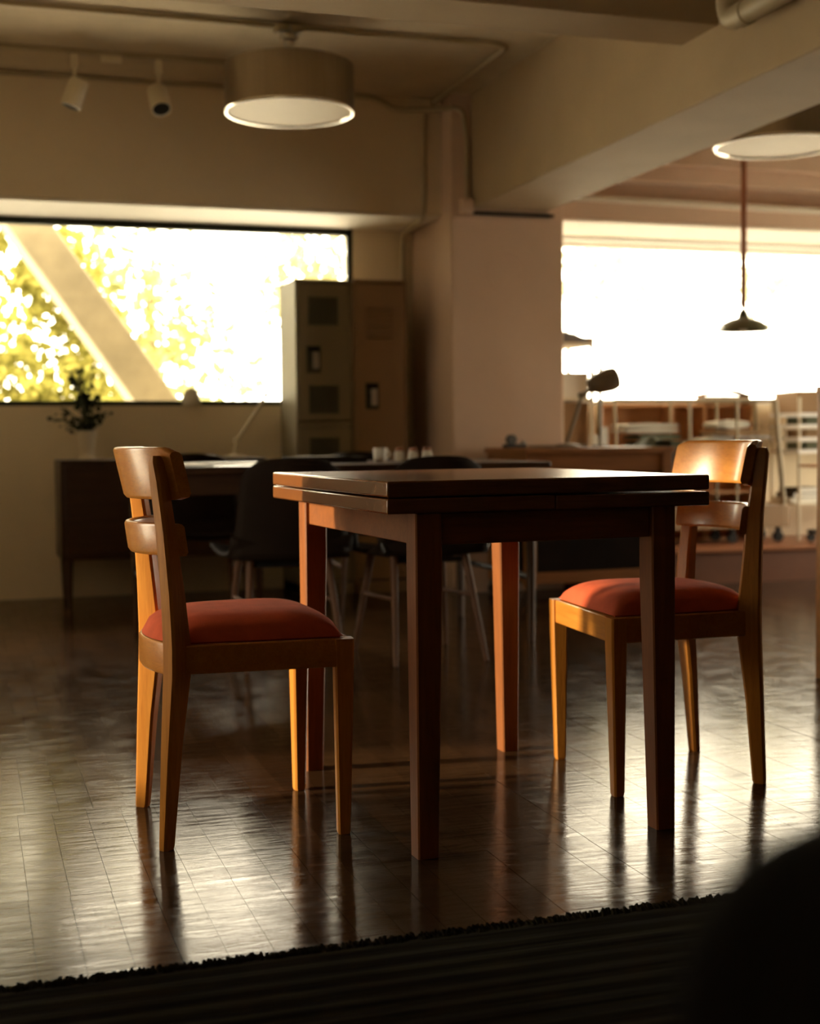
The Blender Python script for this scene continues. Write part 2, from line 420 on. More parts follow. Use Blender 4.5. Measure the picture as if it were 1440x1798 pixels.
def leafset(n, fn, size, rng):
    bb = B()
    for i in range(n):
        p = Vector(fn()); s = size*rng.uniform(.6, 1.35)
        e = Euler((rng.uniform(0, 6.3), rng.uniform(-1.2, 1.2), rng.uniform(0, 6.3))).to_matrix()
        pts = [(0, -.5, 0), (.30, -.12, .07), (.24, .2, .05), (0, .55, 0), (-.24, .2, .05), (-.30, -.12, .07)]
        bb.add([p + e @ Vector(q)*s for q in pts], [(0, 1, 2, 3), (0, 3, 4, 5)])
    return bb
def blob(rng, lumps):
    tot = sum(l[6]*1.0 for l in lumps)
    def fn():
        r_ = rng.random()*tot
        for (x, y, z, sx, sy, sz, wt) in lumps:
            r_ -= wt
            if r_ <= 0: break
        while True:
            a = [rng.uniform(-1, 1) for _ in range(3)]
            if sum(q*q for q in a) <= 1: return (x+a[0]*sx, y+a[1]*sy, z+a[2]*sz)
    return fn
def tree(name, label, lumps, n, size, mat, trunk, seed, group='trees outside the windows'):
    rng = random.Random(seed)
    x, y, z0 = trunk
    t = thing(name, label, 'tree', (x, y, z0), 0, group)
    off = Vector((x, y, z0))
    f0 = blob(rng, lumps)
    stuff(obj('foliage', leafset(n, lambda: Vector(f0())-off, size, rng), mat, t, fixn=False))
    bb = B()
    top = max(l[2] for l in lumps)
    bb.tube([(0, 0, 0), (.05, 0, (top-z0)*.4), (-.03, .02, (top-z0)*.75), (.02, 0, top-z0)], [.045, .038, .028, .012], 8)
    for l in lumps:
        p = Vector((l[0], l[1], l[2])) - off
        h = max(.3, p.z*.55)
        bb.tube(arc((0, 0, h), (p.x*.4, p.y*.4, p.z*.8), p, 5), [.02, .018, .015, .012, .009, .006], 6)
    obj('trunk', bb, 'bark', t, True)
    return t
# yellow vine-like tree behind the brace (lower left of the window)
tree('garden_tree', 'dense yellow-green leaves filling the lower left of the window left of the brace',
     [(-.5, 9.6, 1.3, .55, .5, .35, 3), (.1, 9.6, 1.55, .5, .5, .4, 3), (.35, 9.5, 1.15, .55, .4, .32, 4), (.75, 9.7, 1.02, .4, .4, .25, 3), (.0, 9.6, .95, .8, .4, .3, 4), (.25, 9.7, 2.05, .35, .3, .3, .9), (.62, 9.6, 1.9, .28, .3, .36, 4), (.85, 9.7, 1.5, .25, .3, .3, 2.5)],
     4000, .085, 'leaf_yellow', (.1, 9.9, -.4), 11)
tree('garden_tree', 'yellow-green tree whose leaf edge shows at the far left border of the window',
     [(-.75, 9.9, 1.5, .5, .4, .7, 3), (-1.5, 9.9, 1.0, .6, .4, .6, 2), (-.45, 10.1, 2.1, .4, .3, .45, 2), (-.40, 9.9, 2.8, .5, .4, .55, 3), (.05, 9.9, 2.25, .3, .3, .3, 1)],
     4600, .10, 'leaf_yellow', (-.9, 10.3, -.4), 16)
tree('garden_tree', 'pale lime tree with sparse leaves in the middle of the left window',
     [(.95, 10.2, 2.0, .4, .5, .35, 2), (1.4, 10.2, 1.75, .45, .5, .4, 3), (1.2, 10.0, 1.3, .45, .4, .3, 2.4), (1.75, 10.3, 1.35, .45, .4, .4, 2.2), (1.2, 10.0, 2.4, .7, .5, .25, 1.5), (1.5, 9.8, 1.02, .35, .3, .12, 1)],
     1150, .095, 'leaf_lime', (1.4, 10.6, -.4), 12)
tree('garden_tree', 'golden-leaved tree showing above the lockers at the right of the left window',
     [(2.45, 10.0, 2.1, .35, .4, .4, 3), (2.6, 10.1, 1.6, .3, .4, .5, 3), (2.3, 10.0, 1.75, .25, .4, .25, 1), (2.9, 10.3, 2.0, .5, .4, .6, 3)],
     900, .085, 'leaf_pale', (2.7, 10.5, -.4), 13)
tree('garden_tree', 'pale green tree crown behind the blind left of the green pendant lamp',
     [(5.2, 10.5, 2.15, .5, .5, .25, 3), (5.6, 10.5, 2.0, .4, .5, .25, 2), (4.9, 10.6, 2.35, .5, .5, .2, 2)],
     380, .10, 'leaf_glow', (3.6, 11.2, -.4), 14)
tree('garden_tree', 'pale green tree crown behind the blind at the right of the green pendant lamp',
     [(6.5, 10.5, 2.2, .5, .5, .3, 3), (6.9, 10.5, 2.0, .3, .5, .3, 2)],
     320, .10, 'leaf_glow', (8.3, 11, -.4), 15)

# ================================================================== TABLE (draw-leaf)
T = thing('draw_leaf_table', 'dark oak draw-leaf dining table between the two red-seated chairs', 'table', (.737, 2.408, 0), .047)
W, D, ZT = .693, .814, .72
obj('table_top', B().box(0, W, 0, D, ZT-.030, ZT), 'oak_top', T, bev=.0035)
obj('pull_out_leaf', B().box(.0, W/2-.001, 0, D, ZT-.061, ZT-.0325), 'oak_top', T, bev=.003)
obj('pull_out_leaf', B().box(W/2+.001, W, 0, D, ZT-.062, ZT-.034), 'oak_top', T, bev=.003)
obj('leaf_pull', B().lathe([(0, 0), (.012, .001), (.014, .006), (.010, .009), (0, .0095)], 16, Matrix.Translation((W, .06, ZT-.047)) @ Matrix.Rotation(R(90), 4, 'Y')), 'walnut', T, True)
ox1, ox2, oy1, oy2, ls = .060, .072, .012, .012, .054
za = ZT-.0625
def leg_loft(cx0, cy0, sgx, sgy, top, bot, z1, mat, parent, ch=.003):
    # outer corner stays vertical on both outer faces; taper on the inner faces
    secs = []
    for z, s in ((0, bot), (z1*.80, top), (z1, top)):
        x0, x1 = sorted((cx0, cx0+sgx*s)); y0, y1 = sorted((cy0, cy0+sgy*s))
        secs.append([(x0+ch, y0, z), (x1-ch, y0, z), (x1, y0+ch, z), (x1, y1-ch, z), (x1-ch, y1, z), (x0+ch, y1, z), (x0, y1-ch, z), (x0, y0+ch, z)])
    return obj('leg', B().loft(secs), mat, parent, True)
leg_loft(ox1, oy1, 1, 1, ls, .042, za, 'oak_leg', T); leg_loft(W-ox2, oy1, -1, 1, ls, .042, za, 'oak_leg', T)
leg_loft(ox1, D-oy2, 1, -1, ls, .042, za, 'oak_leg', T); leg_loft(W-ox2, D-oy2, -1, -1, ls, .042, za, 'oak_leg', T)
zb = .597
obj('apron', B().box(ox1+ls, W-ox2-ls, oy1+.010, oy1+.032, zb, za), 'oak_apron', T, bev=.002)
obj('apron', B().box(ox1+ls, W-ox2-ls, D-oy2-.032, D-oy2-.010, zb, za), 'oak_apron', T, bev=.002)
obj('apron', B().box(ox1+.010, ox1+.032, oy1+ls, D-oy2-ls, zb, za), 'oak_apron', T, bev=.002)
obj('apron', B().box(W-ox2-.032, W-ox2-.010, oy1+ls, D-oy2-ls, zb, za), 'oak_apron', T, bev=.002)

# ================================================================== RED SEATED CHAIRS
def make_chair(label, loc, rz):
    t = thing('dining_chair', label, 'chair', loc, rz, 'red seated wooden chairs at the oak table')
    FX, FY = .195, .203        # front outer corner
    def oct_(cx_, cy_, sx, sy, z, ch=.006, rot=0):
        a, b_ = sx/2, sy/2
        co, si = math.cos(rot), math.sin(rot)
        q = [(-a+ch, -b_), (a-ch, -b_), (a, -b_+ch), (a, b_-ch), (a-ch, b_), (-a+ch, b_), (-a, b_-ch), (-a, -b_+ch)]
        return [(cx_+co*x_-si*y_, cy_+si*x_+co*y_, z) for x_, y_ in q]
    for s in (-1, 1):
        secs = []
        for z, sz in ((0, .023), (.006, .026), (.335, .038), (.399, .040)):
            secs.append(oct_(FX-.0195-(.0 if z > .3 else .003), s*(FY-.0195), sz, sz, z, .004, s*R(6)))
        obj('front_leg', B().loft(secs), 'honey_wood', t, True)
        # rear leg and back post in one bent piece
        P = [(-.184, 0, .026), (-.183, .006, .029), (-.170, .20, .038), (-.157, .34, .050), (-.156, .40, .050), (-.162, .50, .042), (-.172, .62, .035), (-.184, .72, .031), (-.1885, .758, .029), (-.190, .770, .018)]
        secs = [oct_(x, s*(.169 - .004*(z > .5)), sx*1.04, (.022+.012*min(1, z/.34)-.006*max(0, min(1, (z-.4)/.3))) if z < .74 else .028-(z-.74)*.4, z, .005, -s*R(37)) for x, z, sx in P]
        obj('back_post', B().loft(secs), 'honey_wood', t, True)
        M = Matrix()
        # side rail follows the trapezoid
        p0 = Vector((-.150, s*.168, 0)); p1 = Vector((FX-.036, s*(FY-.012), 0)); d = (p1-p0).normalized(); n = Vector((-d.y, d.x, 0))
        th = .010
        q = [p0+n*th, p0-n*th, p1-n*th, p1+n*th]
        obj('side_rail', B().prism([(v_.x, v_.y) for v_ in q], .343, .400), 'honey_wood_flat', t, bev=.003)
    obj('front_rail', B().box(FX-.026, FX-.004, -FY+.039, FY-.039, .343, .400), 'honey_wood_flat', t, bev=.003)
    def bow(name, half, x_end, bowv, z0, z1, th, lean, cr, mat, nseg=24, ends=.0):
        # curved plate: cross-section loft along y
        secs = []
        for i in range(nseg+1):
            u = -1 + 2*i/nseg; yy = u*half; xc = x_end - bowv*(1-u*u)
            tx = 2*bowv*u/half; nn = Vector((1, -tx, 0)).normalized()
            zt_ = z1 - cr*max(0, (abs(u)-.90)/.10)**2
            zb_ = z0 + cr*.6*max(0, (abs(u)-.90)/.10)**2
            sec = []
            e = th*.5; rz_ = min(.007, th*.45)
            for (o_, z) in ((-e, zb_+rz_), (-e, zt_-rz_), (-e+rz_*.5, zt_-rz_*.25), (0, zt_), (e-rz_*.5, zt_-rz_*.25), (e, zt_-rz_), (e, zb_+rz_), (e-rz_*.6, zb_), (-e+rz_*.6, zb_)):
                sec.append((xc + o_*(1+.25*abs(u)) - lean*(z-z0), yy, z))
            secs.append(sec)
        return obj(name, B().loft(secs), mat, t, True)
    bow('back_rail', .166, -.150, .044, .338, .403, .020, 0, 0, 'honey_wood_flat')
    bow('crest_panel', .182, -.134, .085, .684, .787, .019, .22, .009, 'honey_wood_flat')
    bow('back_slat', .168, -.140, .074, .574, .638, .017, .13, .0, 'honey_wood_flat')
    # cushion: domed trapezoid
    NU = 28
    xb_, xf = -.168, FX-.010
    def cush(u, v):
        a, c_ = 2*u-1, 2*v-1
        # squircle softening of the corners
        k_ = 1 - .045*(a*a)*(c_*c_)
        x = (xb_+xf)/2 + (xf-xb_)/2*a*k_
        if a < 0: x -= .030*(1-c_*c_)*(-a)
        hy = .158 + (FY-.012-.158)*(u)
        yv = hy*c_*k_
        e = max(abs(a), abs(c_))
        h = .053*(1-abs(a)**4.2)**.55*(1-abs(c_)**4.2)**.55
        return (x, yv, .403 + h)
    bb = B().grid(cush, NU, NU)
    bb.grid(lambda u, v: (cush(u, v)[0]*.995, cush(u, v)[1]*.995, .392), 2, 2)
    obj('seat_cushion', B().grid(cush, NU, NU).prism([(xb_+.02, -.15), (xf-.012, -FY+.03), (xf-.012, FY-.03), (xb_+.02, .15)], .380, .4035), 'red_fabric', t, True)
    return t
make_chair('honey wood chair with red seat at the left end of the oak table', (.535, 2.828, 0), R(.8))
make_chair('honey wood chair with red seat at the right end of the oak table', (1.545, 2.888, 0), R(176))

# ================================================================== RUG AND FOREGROUND
rug = thing('wool_rug', 'dark ribbed wool rug across the bottom foreground', 'rug', (0, 0, 0))
rng = random.Random(5)
obj('rug_base', B().grid(lambda u, v: (-.85+u*4.45, -1.2+v*3.225, .011+.0012*math.sin(v*420)), 2, 300).box(-.85, 3.6, -1.2, 2.02, 0, .008), 'rug_wool', rug)
bb = B()
for i in range(2600):
    x = -.84+4.43*rng.random(); y = 2.022+rng.uniform(-.012, .006); h = rng.uniform(.002, .008)
    bb.tube([(x, y-.01, .008), (x+rng.uniform(-.005, .005), y+.002, .010+h*.6), (x+rng.uniform(-.01, .01), y+rng.uniform(.0, .012), .003)], [.0035, .003, .002], 5)
stuff(obj('edge_pile', bb, 'rug_wool', rug, True))
arm = thing('armchair', 'dark upholstered armchair arm, blurred in the bottom right foreground', 'armchair', (.200, .0, .0125))
def rbox(x0, x1, y0, y1, z0, z1): return B().box(x0, x1, y0, y1, z0, z1)
obj('arm', rbox(0, .26, -.34, .41, .12, .672), 'dark_upholstery', arm, bev=.065, seg=8)
obj('seat', rbox(.24, .76, -.34, .42, .14, .42), 'dark_upholstery', arm, bev=.05, seg=4)
obj('arm', rbox(.74, 1.0, -.34, .41, .12, .672), 'dark_upholstery', arm, bev=.065, seg=8)
obj('backrest', rbox(.02, .98, -.56, -.32, .12, .86), 'dark_upholstery', arm, bev=.08, seg=5)
for lx in (.08, .92):
    for ly in (-.44, .32): obj('leg', B().tube([(lx, ly, 0), (lx, ly, .14)], [.012, .018], 10), 'walnut', arm, True)

# ================================================================== CEILING LAMPS
def drum(label, x, y, zr, stem_top):
    t = thing('drum_pendant', label, 'pendant lamp', (x, y, zr), 0, 'drum pendant lamps')
    r = .268; h = .190
    obj('drum_shade', B().lathe([(r-.012, .012), (r, .002), (r, h), (r-.004, h+.003), (.03, h+.006), (0.0, h+.006)], 64), 'brushed_metal', t, True)
    obj('rim', B().lathe([(r-.014, .004), (r-.010, -.002), (r-.003, -.003), (r+.002, .002), (r+.001, .008), (r-.008, .012), (r-.014, .010), (r-.014, .004)], 64), 'rim_bright', t, True)
    obj('diffuser', B().lathe([(0, .005), (r-.013, .005), (r-.013, .011), (0, .011)], 64), 'diffuser', t, True)
    top = stem_top-zr
    obj('stem', B().tube([(0, 0, h), (0, 0, top-.05)], .0075, 12), 'conduit_paint', t, True)
    cp = obj('canopy', B().lathe([(.012, top-.085), (.020, top-.082), (.022, top-.065), (.014, top-.06), (.028, top-.052), (.030, top-.03), (.036, top-.028), (.036, top), (0, top)], 24), 'steel', t, True)
    for a in (.3, 2.3, 4.4):
        obj('screw_nut', B().lathe([(.0, 0), (.009, .001), (.010, .008), (.006, .012), (0, .012)], 12, Matrix.Translation((.038*math.cos(a), .038*math.sin(a), top-.045))), 'rim_bright', cp, True)
    obj('mount_box', B().box(-.055, .055, -.035, .035, top-.022, top+.002), 'conduit_paint', t, bev=.004)
    return t
drum('brushed metal drum lamp hanging above the left window bay', 1.312, 5.615, 2.146, 2.497)
drum('brushed metal drum lamp at the right edge beyond the long beam', 3.37, 5.2, 2.038, 2.507)

# surface conduits
c1 = chain([(XL+.05, 5.615, 2.497), (2.295, 5.615, 2.497), (2.295, 6.645, 2.490)], .07)
tag(obj('ceiling_conduit', B().tube(c1, .011, 10), 'conduit_paint', smooth=True), 'thin painted conduit running over the ceiling past the left drum lamp and turning a corner', 'conduit')
c2 = chain([(1.45, 6.645, 2.497), (1.99, 6.645, 2.497), (2.10, 6.645, 2.44), (2.405, 6.505, 2.44), (2.425, 6.505, 2.30), (2.425, 6.505, 1.985)], .05)
cd = thing('wall_conduit', 'thin conduit bending along the header and down the column to a small box', 'conduit', (2.425, 6.505, 1.93))
obj('tube', B().tube([Vector(p)-Vector((2.425, 6.505, 1.93)) for p in c2], .012, 10), 'conduit_paint', cd, True)
obj('junction_box', B().box(-.035, .03, -.025, .012, -.01, .06), 'plaster_warm', cd, bev=.004)
c3 = chain([(2.247, 6.645, 2.43), (2.247, 6.645, 1.99), (2.247, 6.68, 1.91), (2.29, 7.10, 1.905), (2.285, 7.135, 1.86), (2.285, 7.135, 0)], .05)
tag(obj('drop_conduit', B().tube(c3, .013, 10), 'conduit_paint', smooth=True), 'thin conduit dropping from the header, under the soffit and down behind the lockers', 'conduit')
# track with spotlights
tr = thing('lighting_track', 'ceiling lighting track carrying two small spotlights at upper left', 'track', (0, 6.235, ZC))
obj('rail', B().box(XL+.1, 1.75, -.018, .018, -.020, .0), 'conduit_paint', tr, bev=.003)
obj('feed_block', B().box(.61, .70, -.016, .016, -.045, -.019), 'ivory_enamel', tr, bev=.004)
tag(obj('ceiling_conduit', B().tube([(XL+.1, 6.648, 2.488), (1.45, 6.648, 2.497)], .010, 8), 'conduit_paint', smooth=True), 'straight thin conduit where ceiling meets header behind the spotlights', 'conduit')
def spot(label, x, tilt, turn, ):
    t = thing('spotlight', label, 'spotlight', (x, 6.235, ZC-.02), 0, 'track spotlights')
    obj('adapter', B().box(-.016, .016, -.014, .014, -.062, -.001), 'ivory_enamel', t, bev=.004)
    obj('arm', B().tube([(0, 0, -.06), (0, 0, -.125)], .007, 8), 'ivory_enamel', t, True)
    M = Matrix.Translation((0, 0, -.172)) @ Matrix.Rotation(turn, 4, 'Z') @ Matrix.Rotation(tilt, 4, 'Y')
    sh = obj('housing', B().lathe([(0, .062), (.040, .060), (.043, .054), (.045, -.062), (.039, -.064), (.037, -.035), (0, -.035)], 28, M), 'ivory_enamel', t, True)
    obj('reflector', B().lathe([(.0385, -.060), (.030, -.048), (.015, -.040), (0, -.038)], 24, M), 'dark_gap', sh, True)
    return t
spot('cream cylinder spotlight tilted to the left, the left one on the ceiling track', .497, R(20), 0)
spot('cream spotlight with dark opening facing forward, nearest the left drum lamp', .862, R(34), R(98))
# fat pipe at the upper right along the beam
pp = thing('service_pipe', 'thick painted pipe with an elbow beside the long beam at the top right', 'pipe', (2.36, 3.93, 2.12))
obj('tube', B().tube(chain([(0, 0, .39), (0, 0, 0), (0, -2.2, 0)], .07), .036, 18), 'conduit_paint', pp, True)
obj('collar', B().tube([(0, -.085, 0), (0, -.125, 0)], .041, 18), 'conduit_paint', pp, True)

# ================================================================== LOCKERS
def vent(parent, x, z, w_, h):
    bb = B(); n = 9; k = 8
    for i in range(n):
        for j in range(k):
            cx_ = x + (i+.5)*w_/n; cz = z + (j+.5)*h/k
            a, c_ = w_/n*.47, h/k*.47
            bb.add([(cx_-a, -.0015, cz), (cx_, -.0015, cz-c_), (cx_+a, -.0015, cz), (cx_, -.0015, cz+c_)], [(0, 1, 2, 3)])
            if i < n-1 and j < k-1:
                cx2, cz2 = cx_+w_/n/2, cz+h/k/2
                bb.add([(cx2-a, -.0015, cz2), (cx2, -.0015, cz2-c_), (cx2+a, -.0015, cz2), (cx2, -.0015, cz2+c_)], [(0, 1, 2, 3)])
    return stuff(obj('vent_mesh', bb, 'vent_dark', parent, fixn=False))
def latch(parent, x, z, bright):
    p = obj('latch_plate', B().box(x, x+.072, -.005, .0, z, z+.135), 'vent_dark', parent, bev=.003, label='recessed dark latch plate')
    obj('pull', B().box(x+.030, x+.062, -.013, -.005, z+.02, z+.105), bright, p, bev=.003)
    obj('slot', B().box(x+.008, x+.064, -.0065, -.005, z+.108, z+.128), 'dark_gap', p)
    obj('keyhole', B().tube([(x+.024, -.008, z+.065), (x+.024, -.004, z+.065)], .008, 12), 'dark_gap', p, True)
L1 = thing('steel_locker', 'grey-green steel locker with diamond mesh vents, beside the window', 'locker', (1.592, 6.75, 0), 0, 'steel lockers')
obj('body', B().box(0, .012, 0, .36, 0, 1.60).box(.286, .298, 0, .36, 0, 1.60).box(0, .298, 0, .36, 1.588, 1.60).box(0, .298, .35, .36, 0, 1.6).box(0, .298, 0, .36, 0, .06).box(.012, .286, .008, .02, .855, .885), 'locker_green', L1, bev=.002)
for z0, z1 in ((.889, 1.582), (.07, .850)):
    d = obj('door', B().box(.014, .284, -.002, .016, z0, z1), 'locker_green', L1, bev=.003)
    d.location = (0, 0, 0)
    e = thing
    if z0 > .5:
        vent(d, .062, 1.366, .163, .150); vent(d, .062, .920, .163, .150)
        latch(d, .056, 1.130, 'steel')
    else:
        vent(d, .062, .655, .163, .150); latch(d, .056, .42, 'steel')
for ch in list(L1.children):
    if ch.name.startswith('door'):
        for g in ch.children: g.location.y = -.0015
L2 = thing('steel_locker', 'tan steel locker with a single louvred door, next to the column', 'locker', (1.894, 6.75, 0), 0, 'steel lockers')
obj('body', B().box(0, .012, 0, .36, 0, 1.605).box(.274, .286, 0, .36, 0, 1.605).box(0, .286, 0, .36, 1.593, 1.605).box(0, .286, .35, .36, 0, 1.605).box(0, .286, 0, .36, 0, .06), 'locker_tan', L2, bev=.002)
d = obj('door', B().box(.014, .272, -.002, .016, .07, 1.586), 'locker_tan', L2, bev=.003)
for i in range(6):
    obj('louver', B().prism([(-.003, 0), (-.011, -.008), (-.009, -.010), (-.001, -.002)], .068, .208, Matrix.Translation((0, 0, 1.315+i*.029)) @ Matrix(((0, 0, 1, 0), (1, 0, 0, 0), (0, 1, 0, 0), (0, 0, 0, 1)))), 'locker_tan', d)
latch(d, .060, .945, 'steel')

# ================================================================== SIDEBOARD, VASE, LAMP
S = thing('sideboard', 'dark walnut sideboard on slim legs against the window wall', 'sideboard', (.425, 6.72, 0))
obj('carcass', B().box(0, 1.0, 0, .40, .685, .705).box(0, .02, 0, .40, .225, .685).box(.98, 1.0, 0, .40, .225, .685).box(0, 1.0, 0, .40, .225, .245).box(0, 1.0, .39, .40, .225, .7), 'walnut', S, bev=.002)
for i in range(2): 
    dd = obj('door', B().box(.022+i*.479, .022+i*.479+.476, .004, .02, .247, .683), 'walnut', S, bev=.002)
    obj('knob', B().tube([(.46+i*.075, -.012, .47), (.46+i*.075, .005, .47)], .009, 12), 'walnut_v', dd, True)
for lx in (.035, .965):
    for ly in (.035, .365): obj('leg', B().tube([(lx, ly, .0), (lx, ly, .225)], [.012, .019], 12), 'walnut_v', S, True)

V = thing('vase', 'pale footed vase standing on the sideboard', 'vase', (.572, 6.93, .7055))
obj('body', B().lathe([(.042, 0), (.045, .004), (.036, .014), (.030, .03), (.034, .05), (.040, .09), (.046, .130), (.051, .140), (.047, .141), (.041, .126), (.034, .09), (.0, .085)], 32), 'ceramic', V, True)
PB = thing('cut_branches', 'leafy dark green branches arranged in the pale vase', 'branches', (.572, 6.93, .80))
rng = random.Random(21)
lm = leafset(1, lambda: (0, 0, 0), 1.0, random.Random(1)).mesh('leaf', 'leaf_dark', fixn=False)
def leaf_at(p, s, par):
    o = bpy.data.objects.new('leaf', lm); C.objects.link(o); o.parent = par; o.location = p; o.scale = (s, s, s)
    o.rotation_euler = (rng.uniform(0, 6.3), rng.uniform(-1, 1), rng.uniform(0, 6.3))
tips = [(-.075, 0, .345), (.035, .01, .335), (-.01, .03, .30), (-.185, .0, .10), (-.125, -.02, .16), (.10, .0, .14), (.045, -.03, .22), (-.04, -.03, .25), (.07, .03, .10), (-.10, .02, .05), (-.045, .02, .36)]
for tp in tips:
    pts = arc((rng.uniform(-.015, .015), rng.uniform(-.015, .015), .0), (tp[0]*.25, tp[1]*.3, max(.12, tp[2]*.7)), tp, 8)
    st = obj('stem', B().tube(pts, [.0045]*4+[.004]*5, 6), 'stem_green', PB, True)
    nl = 16
    for i in range(nl):
        u = .28 + .72*i/(nl-1); q = pts[min(8, int(u*8))]
        leaf_at(q + Vector((rng.uniform(-.03, .03), rng.uniform(-.03, .03), rng.uniform(-.025, .025))), rng.uniform(.038, .058)*(1.25 if q.z > .18 else 1), PB)
DL = thing('desk_lamp', 'white jointed desk lamp on the right end of the sideboard', 'desk lamp', (1.30, 6.88, .7055))
obj('base', B().lathe([(0, 0), (.055, 0), (.055, .012), (.012, .018), (.010, .03), (0, .03)], 28), 'ivory_enamel', DL, True)
obj('lower_arm', B().tube([(0, 0, .02), (.01, 0, .085)], .009, 10), 'ivory_enamel', DL, True)
j = obj('joint', B().tube([(.01, -.016, .085), (.01, .016, .085)], .015, 14), 'ivory_enamel', DL, True)
obj('upper_arm', B().tube([(.01, 0, .085), (.045, 0, .135), (.165, 0, .318)], .0085, 10), 'ivory_enamel', DL, True)
obj('tip', B().tube([(.158, -.012, .316), (.175, .012, .320)], .012, 10), 'black_metal', DL, True)

# sill ornament
sd = thing('round_ornament', 'small whitish dome ornament on the left window sill', 'ornament', (1.127, 7.165, SILL+.001))
obj('dome', B().lathe([(.046, 0), (.050, .02), (.046, .05), (.032, .078), (.015, .09), (0, .093)], 28), 'cloth_white', sd, True)
obj('foot', B().lathe([(0, 0), (.052, 0), (.052, .008), (0, .008)], 28), 'ceramic', sd, True)

# ================================================================== MEETING TABLE + SHELL CHAIRS
MT = thing('meeting_table', 'long dark meeting table behind the oak table, papers on it', 'table', (.60, 4.86, 0))
obj('table_top', B().box(0, 1.55, 0, .92, .678, .702), 'walnut', MT, bev=.003)
obj('apron', B().box(.05, 1.50, .04, .06, .60, .678), 'walnut', MT); obj('apron', B().box(.05, 1.50, .86, .88, .60, .678), 'walnut', MT)
obj('apron', B().box(.05, .07, .06, .86, .60, .678), 'walnut', MT); obj('apron', B().box(1.48, 1.50, .06, .86, .60, .678), 'walnut', MT)
for lx in (.06, 1.49):
    for ly in (.06, .86): obj('leg', B().tube([(lx, ly, 0), (lx, ly, .678)], [.014, .022], 12), 'walnut_v', MT, True)
obj('footrest_bar', B().tube([(.06, .06, .25), (.06, .86, .25)], .012, 8), 'black_metal', MT, True)
obj('footrest_bar', B().tube([(1.49, .06, .25), (1.49, .86, .25)], .012, 8), 'black_metal', MT, True)

def shell_chair(label, loc, rz, arms=False):
    t = thing('shell_chair', label, 'chair', loc, rz, 'dark shell chairs at the meeting table')
    # local: x width, +y is forward, back at -y
    def back(u, v):
        z = .385 + v*.35
        hw = .205 - .035*v
        a = 2*u-1
        if v > .84: hw *= max(.0, 1-((v-.84)/.16)**2.4*.30)
        ztop = z - (.018*abs(a)**3 if v > .7 else 0)
        return (a*hw, -.205 - .045*v + .035*a*a, ztop)
    def seat(u, v):
        a = 2*u-1; y = -.20 + v*.42; hw = .215+.02*v
        return (a*hw, y, .385 + .03*a*a - .022*math.sin(PI*v) + (.05*(1-v/.12)**2 if v < .12 else 0))
    for nm, fn in (('backrest', back), ('seat', seat)):
        o = obj(nm, B().grid(fn, 15, 15), 'dark_shell', t, True)
        sd_ = o.modifiers.new('solid', 'SOLIDIFY'); sd_.thickness = .014; sd_.offset = 0
    for sx in (-1, 1):
        obj('rear_leg', B().tube([(sx*.172, -.235, 0), (sx*.135, -.12, .39)], [.009, .015], 10), 'shell_leg', t, True)
        obj('front_leg', B().tube([(sx*.185, .20, 0), (sx*.14, .12, .37)], [.009, .015], 10), 'shell_leg', t, True)
        obj('side_brace', B().tube([(sx*.152, -.17, .23), (sx*.158, .155, .22)], .008, 8), 'shell_leg', t, True)
        if arms:
            obj('armrest', B().tube(chain([(sx*.19, -.19, .40), (sx*.225, -.15, .52), (sx*.225, .08, .53), (sx*.20, .12, .39)], .05), .010, 10), 'black_metal', t, True)
    obj('under_bar', B().tube([(-.15, -.12, .36), (.15, -.12, .36)], .010, 8), 'black_metal', t, True)
    return t
shell_chair('dark shell chair seen from behind, just right of the left red chair', (1.075, 4.80, 0), R(-3))
shell_chair('dark shell chair seen from behind, tucked behind the oak table', (1.57, 4.755, 0), R(2), arms=True)
shell_chair('dark shell chair on the far side of the meeting table, near the sideboard', (.985, 5.98, 0), R(181))
shell_chair('dark shell chair on the far side of the meeting table, in front of the lockers', (1.745, 5.98, 0), R(178))
rng = random.Random(31)
for i, (x, y, w_, d_, a, lab) in enumerate(((.74, 5.05, .21, .297, .15, 'white paper sheet at the left end of the meeting table'), (.98, 5.2, .297, .21, -.2, 'wide white paper sheet behind the nearest shell chair'), (.86, 5.42, .21, .297, .5, 'white paper sheet lying at the far side of the meeting table'))):
    M = Matrix.Rotation(a, 4, 'Z')
    o = obj('paper_sheet', B().grid(lambda u, v: M @ Vector(((u-.5)*w_, (v-.5)*d_, .0015+.004*math.sin(u*3+v*2+i)**2)), 8, 8), 'paper'); o.location = (x, y, .7022)
    s_ = o.modifiers.new('solid', 'SOLIDIFY'); s_.thickness = .0008
    tag(o, lab, 'paper', 'papers on the meeting table')
o = thing('notebook', 'closed pale notebook standing proud behind the nearest shell chair', 'book', (1.42, 5.60, .7022), .1)
obj('cover', B().box(-.09, .09, -.065, .065, 0, .003).box(-.09, .09, -.065, .065, .019, .022), 'paper', o, bev=.001)
obj('pages', B().box(-.087, .087, -.062, .062, .003, .019), 'cloth_white', o)
mg = thing('mug', 'white mug on the meeting table in front of the lockers', 'mug', (1.60, 5.32, .7022))
obj('body', B().lathe([(.022, 0), (.026, .003), (.028, .056), (.025, .056), (.023, .006), (0, .006)], 28), 'paper', mg, True)
obj('handle', B().tube(arc((.027, 0, .046), (.056, 0, .030), (.027, 0, .012), 8), .0035, 8), 'paper', mg, True)
tb = thing('tray', 'shallow dark tray lying beside the white mug', 'tray', (1.36, 5.30, .7022))
obj('base', B().box(-.15, .15, -.10, .10, 0, .006), 'dark_shell', tb, bev=.002)
for a in ((-.15, .15, -.10, -.092), (-.15, .15, .092, .10), (-.15, -.142, -.092, .092), (.142, .15, -.092, .092)): obj('rim', B().box(*a, .006, .024), 'dark_shell', tb)
